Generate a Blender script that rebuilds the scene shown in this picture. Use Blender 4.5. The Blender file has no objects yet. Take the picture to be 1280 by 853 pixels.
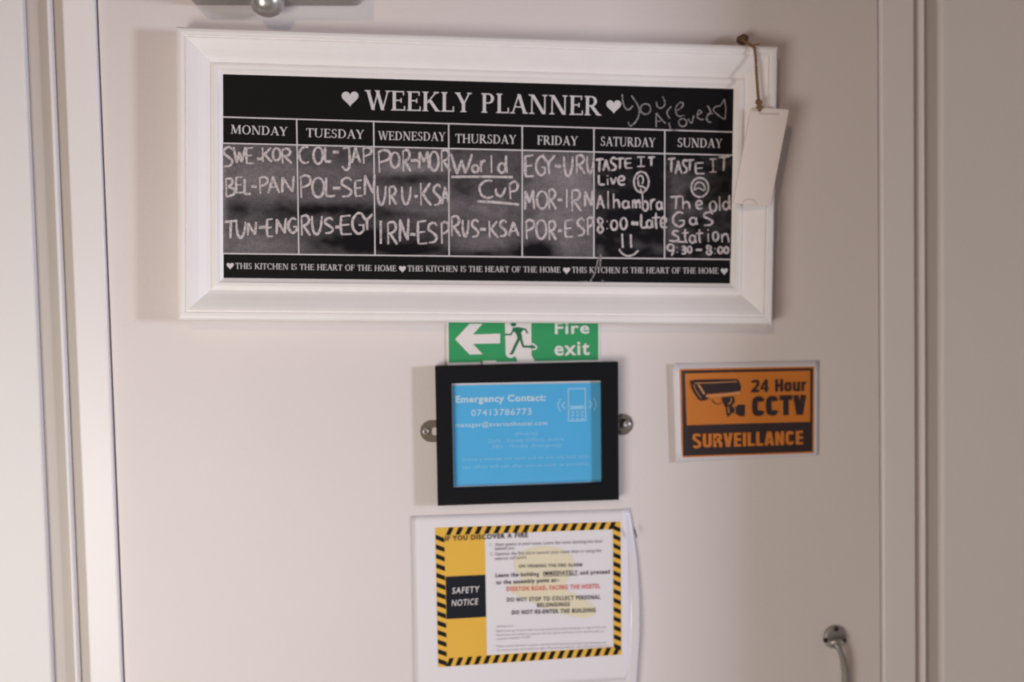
import bpy, bmesh, math, random
from mathutils import Vector, Matrix, noise
random.seed(4)
S = bpy.context.scene
COL = S.collection

# ------------------------------------------------------------------ camera
F = 1200.0                                   # focal length in pixels of the 1280 x 853 frame
YAW, PITCH, ROLL = 0.0844639, 0.04412773, -0.02158309
CAM = Vector((-0.0759817, -0.94387338, 1.49))
cy, sy, cp, sp = math.cos(YAW), math.sin(YAW), math.cos(PITCH), math.sin(PITCH)
FWD = Vector((sy*cp, cy*cp, -sp)); RT0 = Vector((cy, -sy, 0)); UP0 = RT0.cross(FWD)
RT = RT0*math.cos(ROLL) + UP0*math.sin(ROLL)
UP = UP0*math.cos(ROLL) - RT0*math.sin(ROLL)
cd = bpy.data.cameras.new('camera'); cam = bpy.data.objects.new('camera', cd); COL.objects.link(cam)
cam.matrix_world = Matrix(((RT.x, UP.x, -FWD.x, CAM.x), (RT.y, UP.y, -FWD.y, CAM.y), (RT.z, UP.z, -FWD.z, CAM.z), (0, 0, 0, 1)))
cd.sensor_width = 36; cd.lens = F/1280*36; cd.clip_start = 0.02
cd.dof.use_dof = True; cd.dof.focus_distance = 0.87; cd.dof.aperture_fstop = 1.7
S.camera = cam

# ------------------------------------------------------------------ light and exposure
w = bpy.data.worlds.new('world'); S.world = w; w.use_nodes = True
bg = w.node_tree.nodes['Background']; bg.inputs[0].default_value = (1.0, 0.96, 0.93, 1); bg.inputs[1].default_value = 0.06
def area(name, loc, target, sx, sz, power, color, spread=180):
    l = bpy.data.lights.new(name, 'AREA'); l.shape = 'RECTANGLE'; l.size = sx; l.size_y = sz
    l.energy = power; l.color = color; l.spread = math.radians(spread)
    o = bpy.data.objects.new(name, l); COL.objects.link(o); o.location = loc
    o.rotation_euler = (Vector(target)-Vector(loc)).to_track_quat('-Z', 'Y').to_euler()
    return o
area('left_window_light', (-0.90, -1.20, 1.00), (-0.30, 0, 1.20), 0.60, 0.60, 5.15, (1.0, 0.97, 0.90), 120)
area('low_front_light', (0.15, -1.50, 0.75), (0.10, 0, 1.30), 0.60, 0.50, 0.7, (1.0, 0.97, 0.93))
area('ceiling_lamp_light', (-0.95, -2.40, 2.55), (0, 0, 1.5), 0.07, 0.07, 8.6, (1.0, 0.66, 0.47))
area('right_window_light', (2.12, -1.32, 1.50), (0, 0, 1.5), 0.20, 0.40, 30, (0.80, 0.85, 1.0))
vs = S.view_settings
vs.view_transform = 'Standard'; vs.look = 'None'; vs.gamma = 1; vs.use_curve_mapping = False; vs.exposure = 0.08

# ------------------------------------------------------------------ helpers
def at(px, py, d=0.0):
    """point of the plane d metres in front of the door face that the photograph shows at (px, py)"""
    v = RT*((px-640)/F) - UP*((py-426.5)/F) + FWD
    return CAM + v*((-d-CAM.y)/v.y)
def mat(name, rgb, rough=0.5, metal=0.0, bump=0.0, bscale=400, vary=0.0, vscale=30, spec=0.5, coat=0.0):
    m = bpy.data.materials.new(name); m.use_nodes = True; nt = m.node_tree; b = nt.nodes['Principled BSDF']
    b.inputs['Base Color'].default_value = (*rgb, 1); b.inputs['Roughness'].default_value = rough
    b.inputs['Metallic'].default_value = metal; b.inputs['Specular IOR Level'].default_value = spec
    b.inputs['Coat Weight'].default_value = coat
    tc = nt.nodes.new('ShaderNodeTexCoord')
    if vary or not bump:
        n = nt.nodes.new('ShaderNodeTexNoise'); n.inputs['Scale'].default_value = vscale; n.inputs['Detail'].default_value = 5
        nt.links.new(tc.outputs['Object'], n.inputs['Vector'])
        mx = nt.nodes.new('ShaderNodeMix'); mx.data_type = 'RGBA'
        k = max(vary, 0.03)
        mx.inputs[6].default_value = (*[c*(1-k) for c in rgb], 1); mx.inputs[7].default_value = (*[min(1, c*(1+k)) for c in rgb], 1)
        nt.links.new(n.outputs['Fac'], mx.inputs[0]); nt.links.new(mx.outputs[2], b.inputs['Base Color'])
    if bump:
        n = nt.nodes.new('ShaderNodeTexNoise'); n.inputs['Scale'].default_value = bscale; n.inputs['Detail'].default_value = 3
        nt.links.new(tc.outputs['Object'], n.inputs['Vector'])
        bp = nt.nodes.new('ShaderNodeBump'); bp.inputs['Strength'].default_value = bump; bp.inputs['Distance'].default_value = 0.001
        nt.links.new(n.outputs['Fac'], bp.inputs['Height']); nt.links.new(bp.outputs['Normal'], b.inputs['Normal'])
    return m
M = {}
M['door'] = mat('door_paint', (.75, .68, .67), .55, bump=.25, bscale=220, vary=.012, vscale=6)
M['trim'] = mat('trim_gloss', (.83, .785, .795), .4, bump=.15, bscale=150, vary=.015, vscale=9)
M['cream'] = mat('recess_shade_paint', (.53, .475, .445), .55, bump=.2, bscale=150, vary=.02, vscale=12)  # warm paint, darkened so its colour carries the shade of the shallow channels
M['wall'] = mat('wall_paint', (.80, .765, .765), .6, bump=.3, bscale=180, vary=.012, vscale=5)
M['frame'] = mat('white_wood', (.91, .86, .855), .42, bump=.12, bscale=120, vary=.03, vscale=60)
M['board'] = mat('planner_black', (.007, .006, .007), .6, vary=.1, spec=.12)
M['ink'] = mat('planner_print', (.66, .62, .64), .6, vary=.1, vscale=900)
M['card'] = mat('tag_card', (.82, .71, .66), .7, bump=.2, bscale=600, vary=.03)
M['card_mark'] = mat('tag_mark', (.62, .53, .47), .7)
M['twine'] = mat('jute_twine', (.24, .135, .06), .9, bump=.5, bscale=1500, vary=.35, vscale=900)
M['twine_dark'] = mat('jute_knot', (.13, .07, .03), .9, bump=.5, bscale=1500, vary=.35, vscale=900)
M['black'] = mat('black_frame', (.006, .006, .008), .5, spec=.16, vary=.1)
M['blue'] = mat('blue_print', (.085, .50, .90), .5, vary=.03, vscale=40)
M['paleblue'] = mat('pale_print', (.60, .80, .92), .6)
M['midblue'] = mat('faint_print', (.34, .68, .94), .6)
M['white'] = mat('paper_white', (.80, .76, .80), .5, bump=.1, bscale=80)
M['pouch'] = mat('lamination', (.76, .72, .76), .3, bump=.15, bscale=60, coat=.3)
M['green'] = mat('sign_green', (.035, .33, .12), .4, vary=.06)
M['sign_white'] = mat('sign_white', (.80, .75, .74), .4)
M['dgreen'] = mat('figure_green', (.02, .16, .07), .4)
M['yellow'] = mat('notice_yellow', (.82, .47, .055), .5, vary=.04)
M['nblack'] = mat('notice_black', (.012, .010, .010), .5, spec=.15)
M['nblue'] = mat('notice_navy', (.010, .012, .020), .5, spec=.2)
M['grey'] = mat('small_print', (.30, .28, .32), .6)
M['dgrey'] = mat('bold_print', (.10, .09, .11), .6)
M['brown'] = mat('title_print', (.06, .035, .03), .6)
M['red'] = mat('red_print', (.74, .18, .17), .6)
M['stain'] = mat('yellow_wash', (.79, .71, .52), .5, vary=.05)
M['orange'] = mat('sticker_orange', (.66, .205, .030), .45, vary=.05)
M['lorange'] = mat('sticker_pale_orange', (.72, .32, .12), .45)
M['obrown'] = mat('sticker_black', (.040, .024, .026), .4, vary=.2)
M['bronze'] = mat('tarnished_brass', (.19, .155, .115), .5, metal=.2, bump=.2, bscale=300, vary=.2, vscale=90)
M['chrome'] = mat('brushed_metal', (.50, .48, .46), .32, metal=.75, bump=.1, bscale=300, vary=.1, vscale=90)
M['steel'] = mat('dull_steel', (.34, .315, .305), .45, metal=.45, bump=.2, bscale=300, vary=.15, vscale=120)
M['screw'] = mat('screw_steel', (.42, .41, .43), .35, metal=.7)
M['dark'] = mat('dark_recess', (.03, .025, .025), .8)
M['floor'] = mat('floor_boards', (.32, .22, .15), .5, vary=.25, vscale=6)
def glass_mat():
    m = bpy.data.materials.new('picture_glass'); m.use_nodes = True; nt = m.node_tree; nt.nodes.clear()
    o = nt.nodes.new('ShaderNodeOutputMaterial'); t = nt.nodes.new('ShaderNodeBsdfTransparent'); g = nt.nodes.new('ShaderNodeBsdfGlossy')
    g.inputs['Roughness'].default_value = .08; g.inputs['Color'].default_value = (1, 1, 1, 1)
    mx = nt.nodes.new('ShaderNodeMixShader'); mx.inputs[0].default_value = .045
    nt.links.new(t.outputs[0], mx.inputs[1]); nt.links.new(g.outputs[0], mx.inputs[2]); nt.links.new(mx.outputs[0], o.inputs[0])
    return m
M['glass'] = glass_mat()
def chalk_mat(name, lit, dim, lo, hi):
    """chalk that skips over the grain of the board"""
    m = mat(name, lit, .95); nt = m.node_tree; b = nt.nodes['Principled BSDF']
    tc = nt.nodes.new('ShaderNodeTexCoord'); n = nt.nodes.new('ShaderNodeTexNoise'); n.inputs['Scale'].default_value = 700; n.inputs['Detail'].default_value = 4
    r = nt.nodes.new('ShaderNodeMapRange'); r.inputs[1].default_value = lo; r.inputs[2].default_value = hi
    mx = nt.nodes.new('ShaderNodeMix'); mx.data_type = 'RGBA'; mx.inputs[6].default_value = (*dim, 1); mx.inputs[7].default_value = (*lit, 1)
    nt.links.new(tc.outputs['Object'], n.inputs['Vector']); nt.links.new(n.outputs['Fac'], r.inputs[0]); nt.links.new(r.outputs[0], mx.inputs[0])
    nt.links.new(mx.outputs[2], b.inputs['Base Color']); return m
M['chalk'] = chalk_mat('chalk', (.66, .585, .60), (.34, .29, .30), .36, .54)
M['chalk_faint'] = chalk_mat('faint_chalk', (.31, .28, .29), (.09, .08, .08), .36, .56)
def dust_mat():
    m = mat('chalk_dusted_black', (.02, .02, .02), .8, spec=.12); nt = m.node_tree; b = nt.nodes['Principled BSDF']
    a = nt.nodes.new('ShaderNodeAttribute'); a.attribute_name = 'dust'
    mx = nt.nodes.new('ShaderNodeMix'); mx.data_type = 'RGBA'; mx.inputs[6].default_value = (.008, .007, .009, 1); mx.inputs[7].default_value = (.46, .41, .44, 1)
    tc = nt.nodes.new('ShaderNodeTexCoord'); n = nt.nodes.new('ShaderNodeTexNoise'); n.inputs['Scale'].default_value = 500; n.inputs['Detail'].default_value = 5
    r = nt.nodes.new('ShaderNodeMapRange'); r.inputs[1].default_value = .2; r.inputs[2].default_value = .8; r.inputs[3].default_value = .7; r.inputs[4].default_value = 1.3
    mu = nt.nodes.new('ShaderNodeMath'); mu.operation = 'MULTIPLY'
    nt.links.new(tc.outputs['Object'], n.inputs['Vector']); nt.links.new(n.outputs['Fac'], r.inputs[0])
    nt.links.new(a.outputs['Fac'], mu.inputs[0]); nt.links.new(r.outputs[0], mu.inputs[1])
    nt.links.new(mu.outputs[0], mx.inputs[0]); nt.links.new(mx.outputs[2], b.inputs['Base Color']); return m
M['dust'] = dust_mat()

def tag(o, label, cat, group=None):
    o['label'] = label; o['category'] = cat
    if group: o['group'] = group
    return o
def thing(name, loc, label, cat, group=None):
    o = bpy.data.objects.new(name, None); COL.objects.link(o); o.location = loc; o.empty_display_size = .02
    return tag(o, label, cat, group)
def origin(o):
    v = Vector((0, 0, 0))
    while o: v = v + o.location; o = o.parent
    return v
class MB:
    def __init__(s): s.v = []; s.f = []
    def add(s, vs, fs):
        n = len(s.v); s.v += [Vector(p) for p in vs]; s.f += [[n+i for i in f] for f in fs]; return s
    def poly(s, pts, d):                      # flat outline given in photograph coordinates
        return s.add([at(x, y, d) for x, y in pts], [list(range(len(pts)))[::-1]])
    def slab(s, pts, d0, d1, e=0.0):          # flat outline with thickness
        n = len(pts); fr = [at(x, y, d1) for x, y in pts]; bk = [Vector((p.x, -d0, p.z)) for p in fr]
        c = sum(fr, Vector())/n
        if e:
            inn = [p + (c-p).normalized()*e for p in fr]; mid = [Vector((p.x, p.y+e, p.z)) for p in fr]
            s.add(inn, [list(range(n))]); s.add(inn+mid, [[i, i+n, (i+1) % n+n, (i+1) % n] for i in range(n)])
            s.add(mid+bk, [[i, i+n, (i+1) % n+n, (i+1) % n] for i in range(n)])
        else:
            s.add(fr, [list(range(n))]); s.add(fr+bk, [[i, i+n, (i+1) % n+n, (i+1) % n] for i in range(n)])
        s.add(bk, [list(range(n))[::-1]]); return s
    def box(s, x0, x1, y0, y1, z0, z1):
        return s.add([(x, y, z) for z in (z0, z1) for y in (y0, y1) for x in (x0, x1)],
                     [[0, 2, 3, 1], [4, 5, 7, 6], [0, 1, 5, 4], [2, 6, 7, 3], [0, 4, 6, 2], [1, 3, 7, 5]])
    def ribbon(s, pts, wid, d, smooth=True, taper=0.0, jit=0.0):   # a pen stroke in photograph coordinates
        if smooth and len(pts) > 2: pts = spline(pts)
        n = len(pts); L = []; Rr = []; s.k = (getattr(s, 'k', 0)+1) % 9; d = d+2e-5*s.k
        for i in range(n):
            a = pts[max(0, i-1)]; b = pts[min(n-1, i+1)]
            tx, ty = b[0]-a[0], b[1]-a[1]; l = math.hypot(tx, ty) or 1
            ww = wid*(1-taper*abs(2*i/(n-1)-1)**3)*.5*(1+random.uniform(-jit, jit))
            nx, ny = -ty/l*ww, tx/l*ww
            L.append((pts[i][0]+nx, pts[i][1]+ny)); Rr.append((pts[i][0]-nx, pts[i][1]-ny))
        # rounded ends
        return s.add([at(x, y, d) for x, y in L+Rr], [[i, i+1, n+i+1, n+i] for i in range(n-1)])
    def build(s, name, m, parent=None, smooth=False):
        o0 = origin(parent) if parent else Vector()
        me = bpy.data.meshes.new(name); me.from_pydata([p-o0 for p in s.v], [], s.f)
        bm = bmesh.new(); bm.from_mesh(me); bmesh.ops.remove_doubles(bm, verts=bm.verts, dist=1e-6) if smooth else None
        bm.to_mesh(me); bm.free()
        me.materials.append(m)
        if smooth:
            for p in me.polygons: p.use_smooth = True
        o = bpy.data.objects.new(name, me); COL.objects.link(o)
        if parent: o.parent = parent
        return o
def spline(p, k=6):
    out = []
    for i in range(len(p)-1):
        a, b, c, d = p[max(i-1, 0)], p[i], p[i+1], p[min(i+2, len(p)-1)]
        for j in range(k):
            t = j/k
            out.append(tuple(.5*(2*b[q]+(c[q]-a[q])*t+(2*a[q]-5*b[q]+4*c[q]-d[q])*t*t+(3*b[q]-a[q]-3*c[q]+d[q])*t**3) for q in (0, 1)))
    return out+[p[-1]]
def disc(cx, cy_, r, n=24, ry=None): return [(cx+r*math.cos(2*math.pi*i/n), cy_+(ry or r)*math.sin(2*math.pi*i/n)) for i in range(n)]
def lathe(mb, c, prof, n=28):                 # profile of (radius, height in front of the door) about the door's normal
    vs = []; m = len(prof)
    for i in range(n):
        a = 2*math.pi*i/n
        for r, h in prof: vs.append((c.x+r*math.cos(a), -h, c.z+r*math.sin(a)))
    fs = [[i*m+j, ((i+1) % n)*m+j, ((i+1) % n)*m+j+1, i*m+j+1] for i in range(n) for j in range(m-1)]
    return mb.add(vs, fs)
def tube(mb, pts, r, n=10, radii=None):
    pts = [Vector(p) for p in pts]; vs = []; m = len(pts)
    ref = Vector((0, 1, 0))
    for i, p in enumerate(pts):
        t = (pts[min(i+1, m-1)]-pts[max(i-1, 0)]).normalized(); a = t.cross(ref)
        if a.length < .1: a = t.cross(Vector((1, 0, 0)))
        a.normalize(); b = t.cross(a); rr = radii[i] if radii else r
        for j in range(n): vs.append(p+(a*math.cos(2*math.pi*j/n)+b*math.sin(2*math.pi*j/n))*rr)
    fs = [[i*n+j, i*n+(j+1) % n, (i+1)*n+(j+1) % n, (i+1)*n+j] for i in range(m-1) for j in range(n)]
    fs += [list(range(n))[::-1], [(m-1)*n+j for j in range(n)]]
    return mb.add(vs, fs)

# lettering -----------------------------------------------------------------
_cache = {}
def sans(txt, bold=0.0, space=1.0):
    k = (txt, bold, space)
    if k in _cache: return _cache[k]
    c = bpy.data.curves.new('t', 'FONT'); c.body = txt; c.size = 1; c.offset = bold; c.space_character = space; c.resolution_u = 3
    o = bpy.data.objects.new('t', c); COL.objects.link(o); dg = bpy.context.evaluated_depsgraph_get(); dg.update()
    me = bpy.data.meshes.new_from_object(o.evaluated_get(dg)); r = ([(v.co.x, v.co.y) for v in me.vertices], [list(p.vertices) for p in me.polygons])
    bpy.data.objects.remove(o); bpy.data.curves.remove(c); bpy.data.meshes.remove(me); _cache[k] = r
    return r
CAPH = max(y for x, y in sans('H')[0])
def place(mb, geo, cap, A, B, h, d, slant=0.0, stacked=True):
    """set lettering on its baseline A-B with capitals h pixels high"""
    vs, fs = geo
    x0 = min(v[0] for v in vs); x1 = max(v[0] for v in vs)
    a = at(*A, d); b = at(*B, d); u = b-a; wl = u.length; u.normalize(); up = Vector((-u.z, 0, u.x))
    hh = (at(A[0], A[1]-h, d)-a).length
    lay = [0]*len(vs)                         # overlapping strokes lie a hair apart
    for i, f in enumerate(fs):
        if stacked:
            for j in f: lay[j] = i % 7
    return mb.add([a+u*((x-x0)/(x1-x0)*wl+slant*y/cap*hh)+up*(y/cap*hh)-Vector((0, 2e-5*q, 0)) for (x, y), q in zip(vs, lay)], fs)
def words(parent, name, txt, A, B, h, d, m, bold=0.0, space=1.12, slant=0.0, mb=None):
    k = mb or MB(); place(k, sans(txt, bold, space), CAPH+bold, A, B, h, d, slant, False)
    return k if mb else k.build(name, m, parent)

# a Roman capital alphabet for the planner: strokes of two weights with flat serifs
TK, TN = .155, .065
def _st(o, x0, y0, x1, y1, wd):
    l = math.hypot(x1-x0, y1-y0)
    if abs(y1-y0) < 1e-6: o.append([(x0, y0-wd/2), (x1, y0-wd/2), (x1, y0+wd/2), (x0, y0+wd/2)]); return
    k = wd/2*l/abs(y1-y0)                     # cut level with the line
    o.append([(x0-k, y0), (x0+k, y0), (x1+k, y1), (x1-k, y1)])
def _sf(o, x, y, hw=.15):
    s = 1 if y < .5 else -1
    o.append([(x-hw, y), (x+hw, y), (x+hw, y+s*.035), (x+hw*.5, y+s*.075), (x-hw*.5, y+s*.075), (x-hw, y+s*.035)])
def _arc(o, cx, cy_, rx, ry, a0, a1, thick=TK, thin=TN, n=14):
    for i in range(n):
        q = []
        for t in (a0+(a1-a0)*i/n, a0+(a1-a0)*(i+1)/n):
            r = math.radians(t); wdt = thin+(thick-thin)*abs(math.cos(r))**1.3
            q.append((cx+(rx-wdt/2+wdt/2)*math.cos(r), cy_+ry*math.sin(r), math.cos(r), math.sin(r), wdt))
        (ax, ay, ac, as_, aw), (bx, by, bc, bs, bw) = q
        o.append([(ax, ay), (bx, by), (bx-bc*bw, by-bs*bw), (ax-ac*aw, ay-as_*aw)])
def roman(ch):
    o = []; V = lambda x: (_st(o, x, 0, x, 1, TK), _sf(o, x, 0), _sf(o, x, 1))
    tick = lambda x, y0, y1: o.append([(x-.03, y0), (x+.03, y0), (x+.03, y1), (x-.03, y1)])
    if ch == 'H': V(.17); V(.73); _st(o, .2, .5, .7, .5, TN); return o, .9
    if ch == 'I': V(.17); return o, .34
    if ch == 'E': V(.17); _st(o, .2, .965, .62, .965, TN); _st(o, .2, .52, .5, .52, TN); _st(o, .2, .035, .66, .035, TN); tick(.6, .78, 1); tick(.49, .4, .64); tick(.65, 0, .24); return o, .7
    if ch == 'F': V(.17); _st(o, .2, .965, .6, .965, TN); _st(o, .2, .5, .5, .5, TN); tick(.59, .76, 1); tick(.49, .38, .62); return o, .64
    if ch == 'L': V(.17); _st(o, .2, .035, .6, .035, TN); tick(.6, 0, .28); return o, .65
    if ch == 'T': _st(o, .37, 0, .37, 1, TK); _sf(o, .37, 0); _st(o, .03, .965, .71, .965, TN); tick(.04, .75, 1); tick(.70, .75, 1); return o, .74
    if ch == 'K': V(.17); _st(o, .25, .42, .68, 1, TN); _sf(o, .68, 1, .13); _st(o, .37, .58, .74, 0, TK); _sf(o, .74, 0, .13); return o, .86
    if ch == 'N': _st(o, .16, 0, .16, 1, TN); _sf(o, .16, 0, .13); _sf(o, .12, 1, .12); _st(o, .18, 1, .74, 0, TK); _st(o, .78, 0, .78, 1, TN); _sf(o, .78, 1, .13); return o, .94
    if ch == 'M': _st(o, .14, 0, .18, 1, TN); _sf(o, .14, 0, .13); _sf(o, .14, 1, .1); _st(o, .21, 1, .5, .05, TK); _st(o, .5, .05, .82, 1, TN); _st(o, .86, 1, .9, 0, TK); _sf(o, .9, 0, .14); _sf(o, .9, 1, .1); return o, 1.06
    if ch == 'A': _st(o, .42, 1, .13, 0, TN); _st(o, .42, 1, .72, 0, TK); _sf(o, .12, 0, .12); _sf(o, .73, 0, .14); _st(o, .22, .34, .6, .34, TN); return o, .86
    if ch == 'W': _st(o, .13, 1, .38, 0, TK); _st(o, .38, 0, .6, 1, TN); _st(o, .56, 1, .82, 0, TK); _st(o, .82, 0, 1.06, 1, TN); _sf(o, .12, 1, .14); _sf(o, .57, 1, .12); _sf(o, 1.06, 1, .12); return o, 1.16
    if ch == 'Y': _st(o, .4, 0, .4, .46, TK); _sf(o, .4, 0); _st(o, .4, .42, .12, 1, TK); _st(o, .42, .42, .68, 1, TN); _sf(o, .12, 1, .14); _sf(o, .68, 1, .12); return o, .8
    if ch in 'PR':
        V(.17); _st(o, .2, .965, .38, .965, TN); _st(o, .2, .5, .38, .5, TN); _arc(o, .36, .733, .27, .265, -90, 90)
        if ch == 'P': return o, .68
        _st(o, .36, .5, .72, 0, TK); _sf(o, .74, 0, .12); return o, .84
    if ch == 'D': V(.17); _st(o, .2, .965, .38, .965, TN); _st(o, .2, .035, .38, .035, TN); _arc(o, .36, .5, .44, .5, -90, 90, n=18); return o, .86
    if ch == 'O': _arc(o, .45, .5, .42, .52, 0, 360, n=28); return o, .9
    if ch == 'C': _arc(o, .45, .5, .42, .52, 42, 318, n=24); tick(.76, .7, .97); return o, .82
    if ch == 'U': _st(o, .17, .3, .17, 1, TK); _sf(o, .17, 1); _arc(o, .44, .33, .345, .35, 180, 360, thick=.11); _st(o, .75, .3, .75, 1, TN); _sf(o, .75, 1, .12); return o, .9
    if ch == 'S':
        _arc(o, .3, .735, .235, .275, 40, 270, thick=.12); _arc(o, .3, .265, .25, .275, -140, 90, thick=.13); tick(.48, .76, .97); tick(.06, .03, .26); return o, .6
    if ch == '~':                              # heart
        p = []
        for i in range(24):
            t = 2*math.pi*i/24; p.append((.42+.40*math.sin(t)**3, .50+.40*(13*math.cos(t)-5*math.cos(2*t)-2*math.cos(3*t)-math.cos(4*t))/16))
        o.append(p); return o, .9
    return o, .36
def serif(txt):
    vs = []; fs = []; x = 0
    for c in txt:
        g, adv = roman(c)
        for q in g:
            n = len(vs); vs += [(x+a, b) for a, b in q]; fs.append(list(range(n, n+len(q))))
        x += adv+.03
    return vs, fs

# a heavy narrow grotesque for the surveillance sign
def _se(cx, cy_, a, b, t0, t1, n=16, e=.62):
    o = []
    for i in range(n+1):
        t = math.radians(t0+(t1-t0)*i/n); c, s_ = math.cos(t), math.sin(t)
        o.append((cx+a*math.copysign(abs(c)**e, c), cy_+b*math.copysign(abs(s_)**e, s_)))
    return o
def _pen(o, pts, t):
    n = len(pts); Lr = []
    for i in range(n):
        d = []
        if i: d.append((Vector(pts[i])-Vector(pts[i-1])).normalized())
        if i < n-1: d.append((Vector(pts[i+1])-Vector(pts[i])).normalized())
        m_ = sum(d, Vector((0, 0))).normalized(); k = t/2/max(.5, m_.dot(d[0])); nn = Vector((-m_.y, m_.x))*k; p = Vector(pts[i]); Lr.append((p+nn, p-nn))
    for i in range(n-1): o.append([tuple(Lr[i][0]), tuple(Lr[i+1][0]), tuple(Lr[i+1][1]), tuple(Lr[i][1])])
def heavy(ch, t=.2, w=.56):
    o = []; h = t/2; x1 = w-h; xh = .76
    B = lambda *p: _pen(o, list(p), t)
    if ch == 'C': _pen(o, _se(w/2, .5, w/2-h, .5-h, 28, 332, 24), t); return o, w
    if ch == 'T': B((0, 1-h*.9), (w, 1-h*.9)); B((w/2, 0), (w/2, 1)); return o, w
    if ch == 'V': B((h*.9, 1), (w/2-.02, 0)); B((x1+h*.1, 1), (w/2+.02, 0)); return o, w
    if ch == 'U': _pen(o, [(h, 1)]+_se(w/2, .4, w/2-h, .4-h, 180, 360, 14)+[(x1, 1)], t); return o, w
    if ch == 'E': B((h, 0), (h, 1)); [_pen(o, [(h, y), (w*.82, y)], t*.85) for y in (h*.85, .5, 1-h*.85)]; return o, w*.84
    if ch == 'I': B((h, 0), (h, 1)); return o, t
    if ch == 'L': B((h, 0), (h, 1)); _pen(o, [(h, h*.9), (w*.8, h*.9)], t*.9); return o, w*.8
    if ch == 'N': B((h, 0), (h, 1)); B((x1, 0), (x1, 1)); B((h, .97), (x1, .03)); return o, w
    if ch == 'H': B((h, 0), (h, 1)); B((x1, 0), (x1, 1)); B((h, .5), (x1, .5)); return o, w
    if ch == 'A': B((h*.8, 0), (w/2-.03, 1)); B((w+.02-h*.8, 0), (w/2+.05, 1)); _pen(o, [(w*.25, .24), (w*.75, .24)], t*.7); return o, w+.02
    if ch == 'R': B((h, 0), (h, 1)); _pen(o, [(h, 1-h)]+_se(w/2-.02, .73, w/2-h+.02, .27-h, 90, -90, 12)+[(h, .46+h)], t*.95); _pen(o, [(w/2, .46), (x1, .3), (x1+.01, 0)], t); return o, w
    if ch == 'S': _pen(o, _se(w/2, .73, w/2-h, .27-h*.6, 15, 180, 12)+[(h, .68), (w/2, .52), (x1, .36)]+_se(w/2, .27, w/2-h, .27-h*.6, 0, -165, 12), t*.92); return o, w
    if ch == '2': _pen(o, _se(w/2, .72, w/2-h, .28-h, 175, 0, 12)+[(x1, .6), (h*1.2, .12)], t); _pen(o, [(0, h), (w, h)], t); return o, w
    if ch == '4': B((x1-.06, 0), (x1-.06, 1)); _pen(o, [(x1-.08, .98), (h*.5, .32)], t*.75); _pen(o, [(0, .28), (w+.03, .28)], t*.75); return o, w+.03
    if ch == 'o': _pen(o, _se(w*.46, xh/2, w*.46-h, xh/2-h, 0, 360, 24), t); return o, w*.92
    if ch == 'u': _pen(o, [(h, xh)]+_se(w*.46, .3, w*.46-h, .3-h, 180, 360, 12)+[(w*.92-h, .3)], t); B((w*.92-h, 0), (w*.92-h, xh)); return o, w*.92
    if ch == 'r': B((h, 0), (h, xh)); _pen(o, [(h, xh*.62), (w*.35, xh-h*1.1), (w*.62, xh-h*1.1)], t*.95); return o, w*.6
    return o, .26
def grotesque(txt, t=.2, gap=.085):
    vs = []; fs = []; x = 0
    for c in txt:
        g, adv = heavy(c, t)
        for q in g: n = len(vs); vs += [(x+a, b) for a, b in q]; fs.append(list(range(n, n+len(q))))
        x += adv+gap
    return vs, fs

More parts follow.
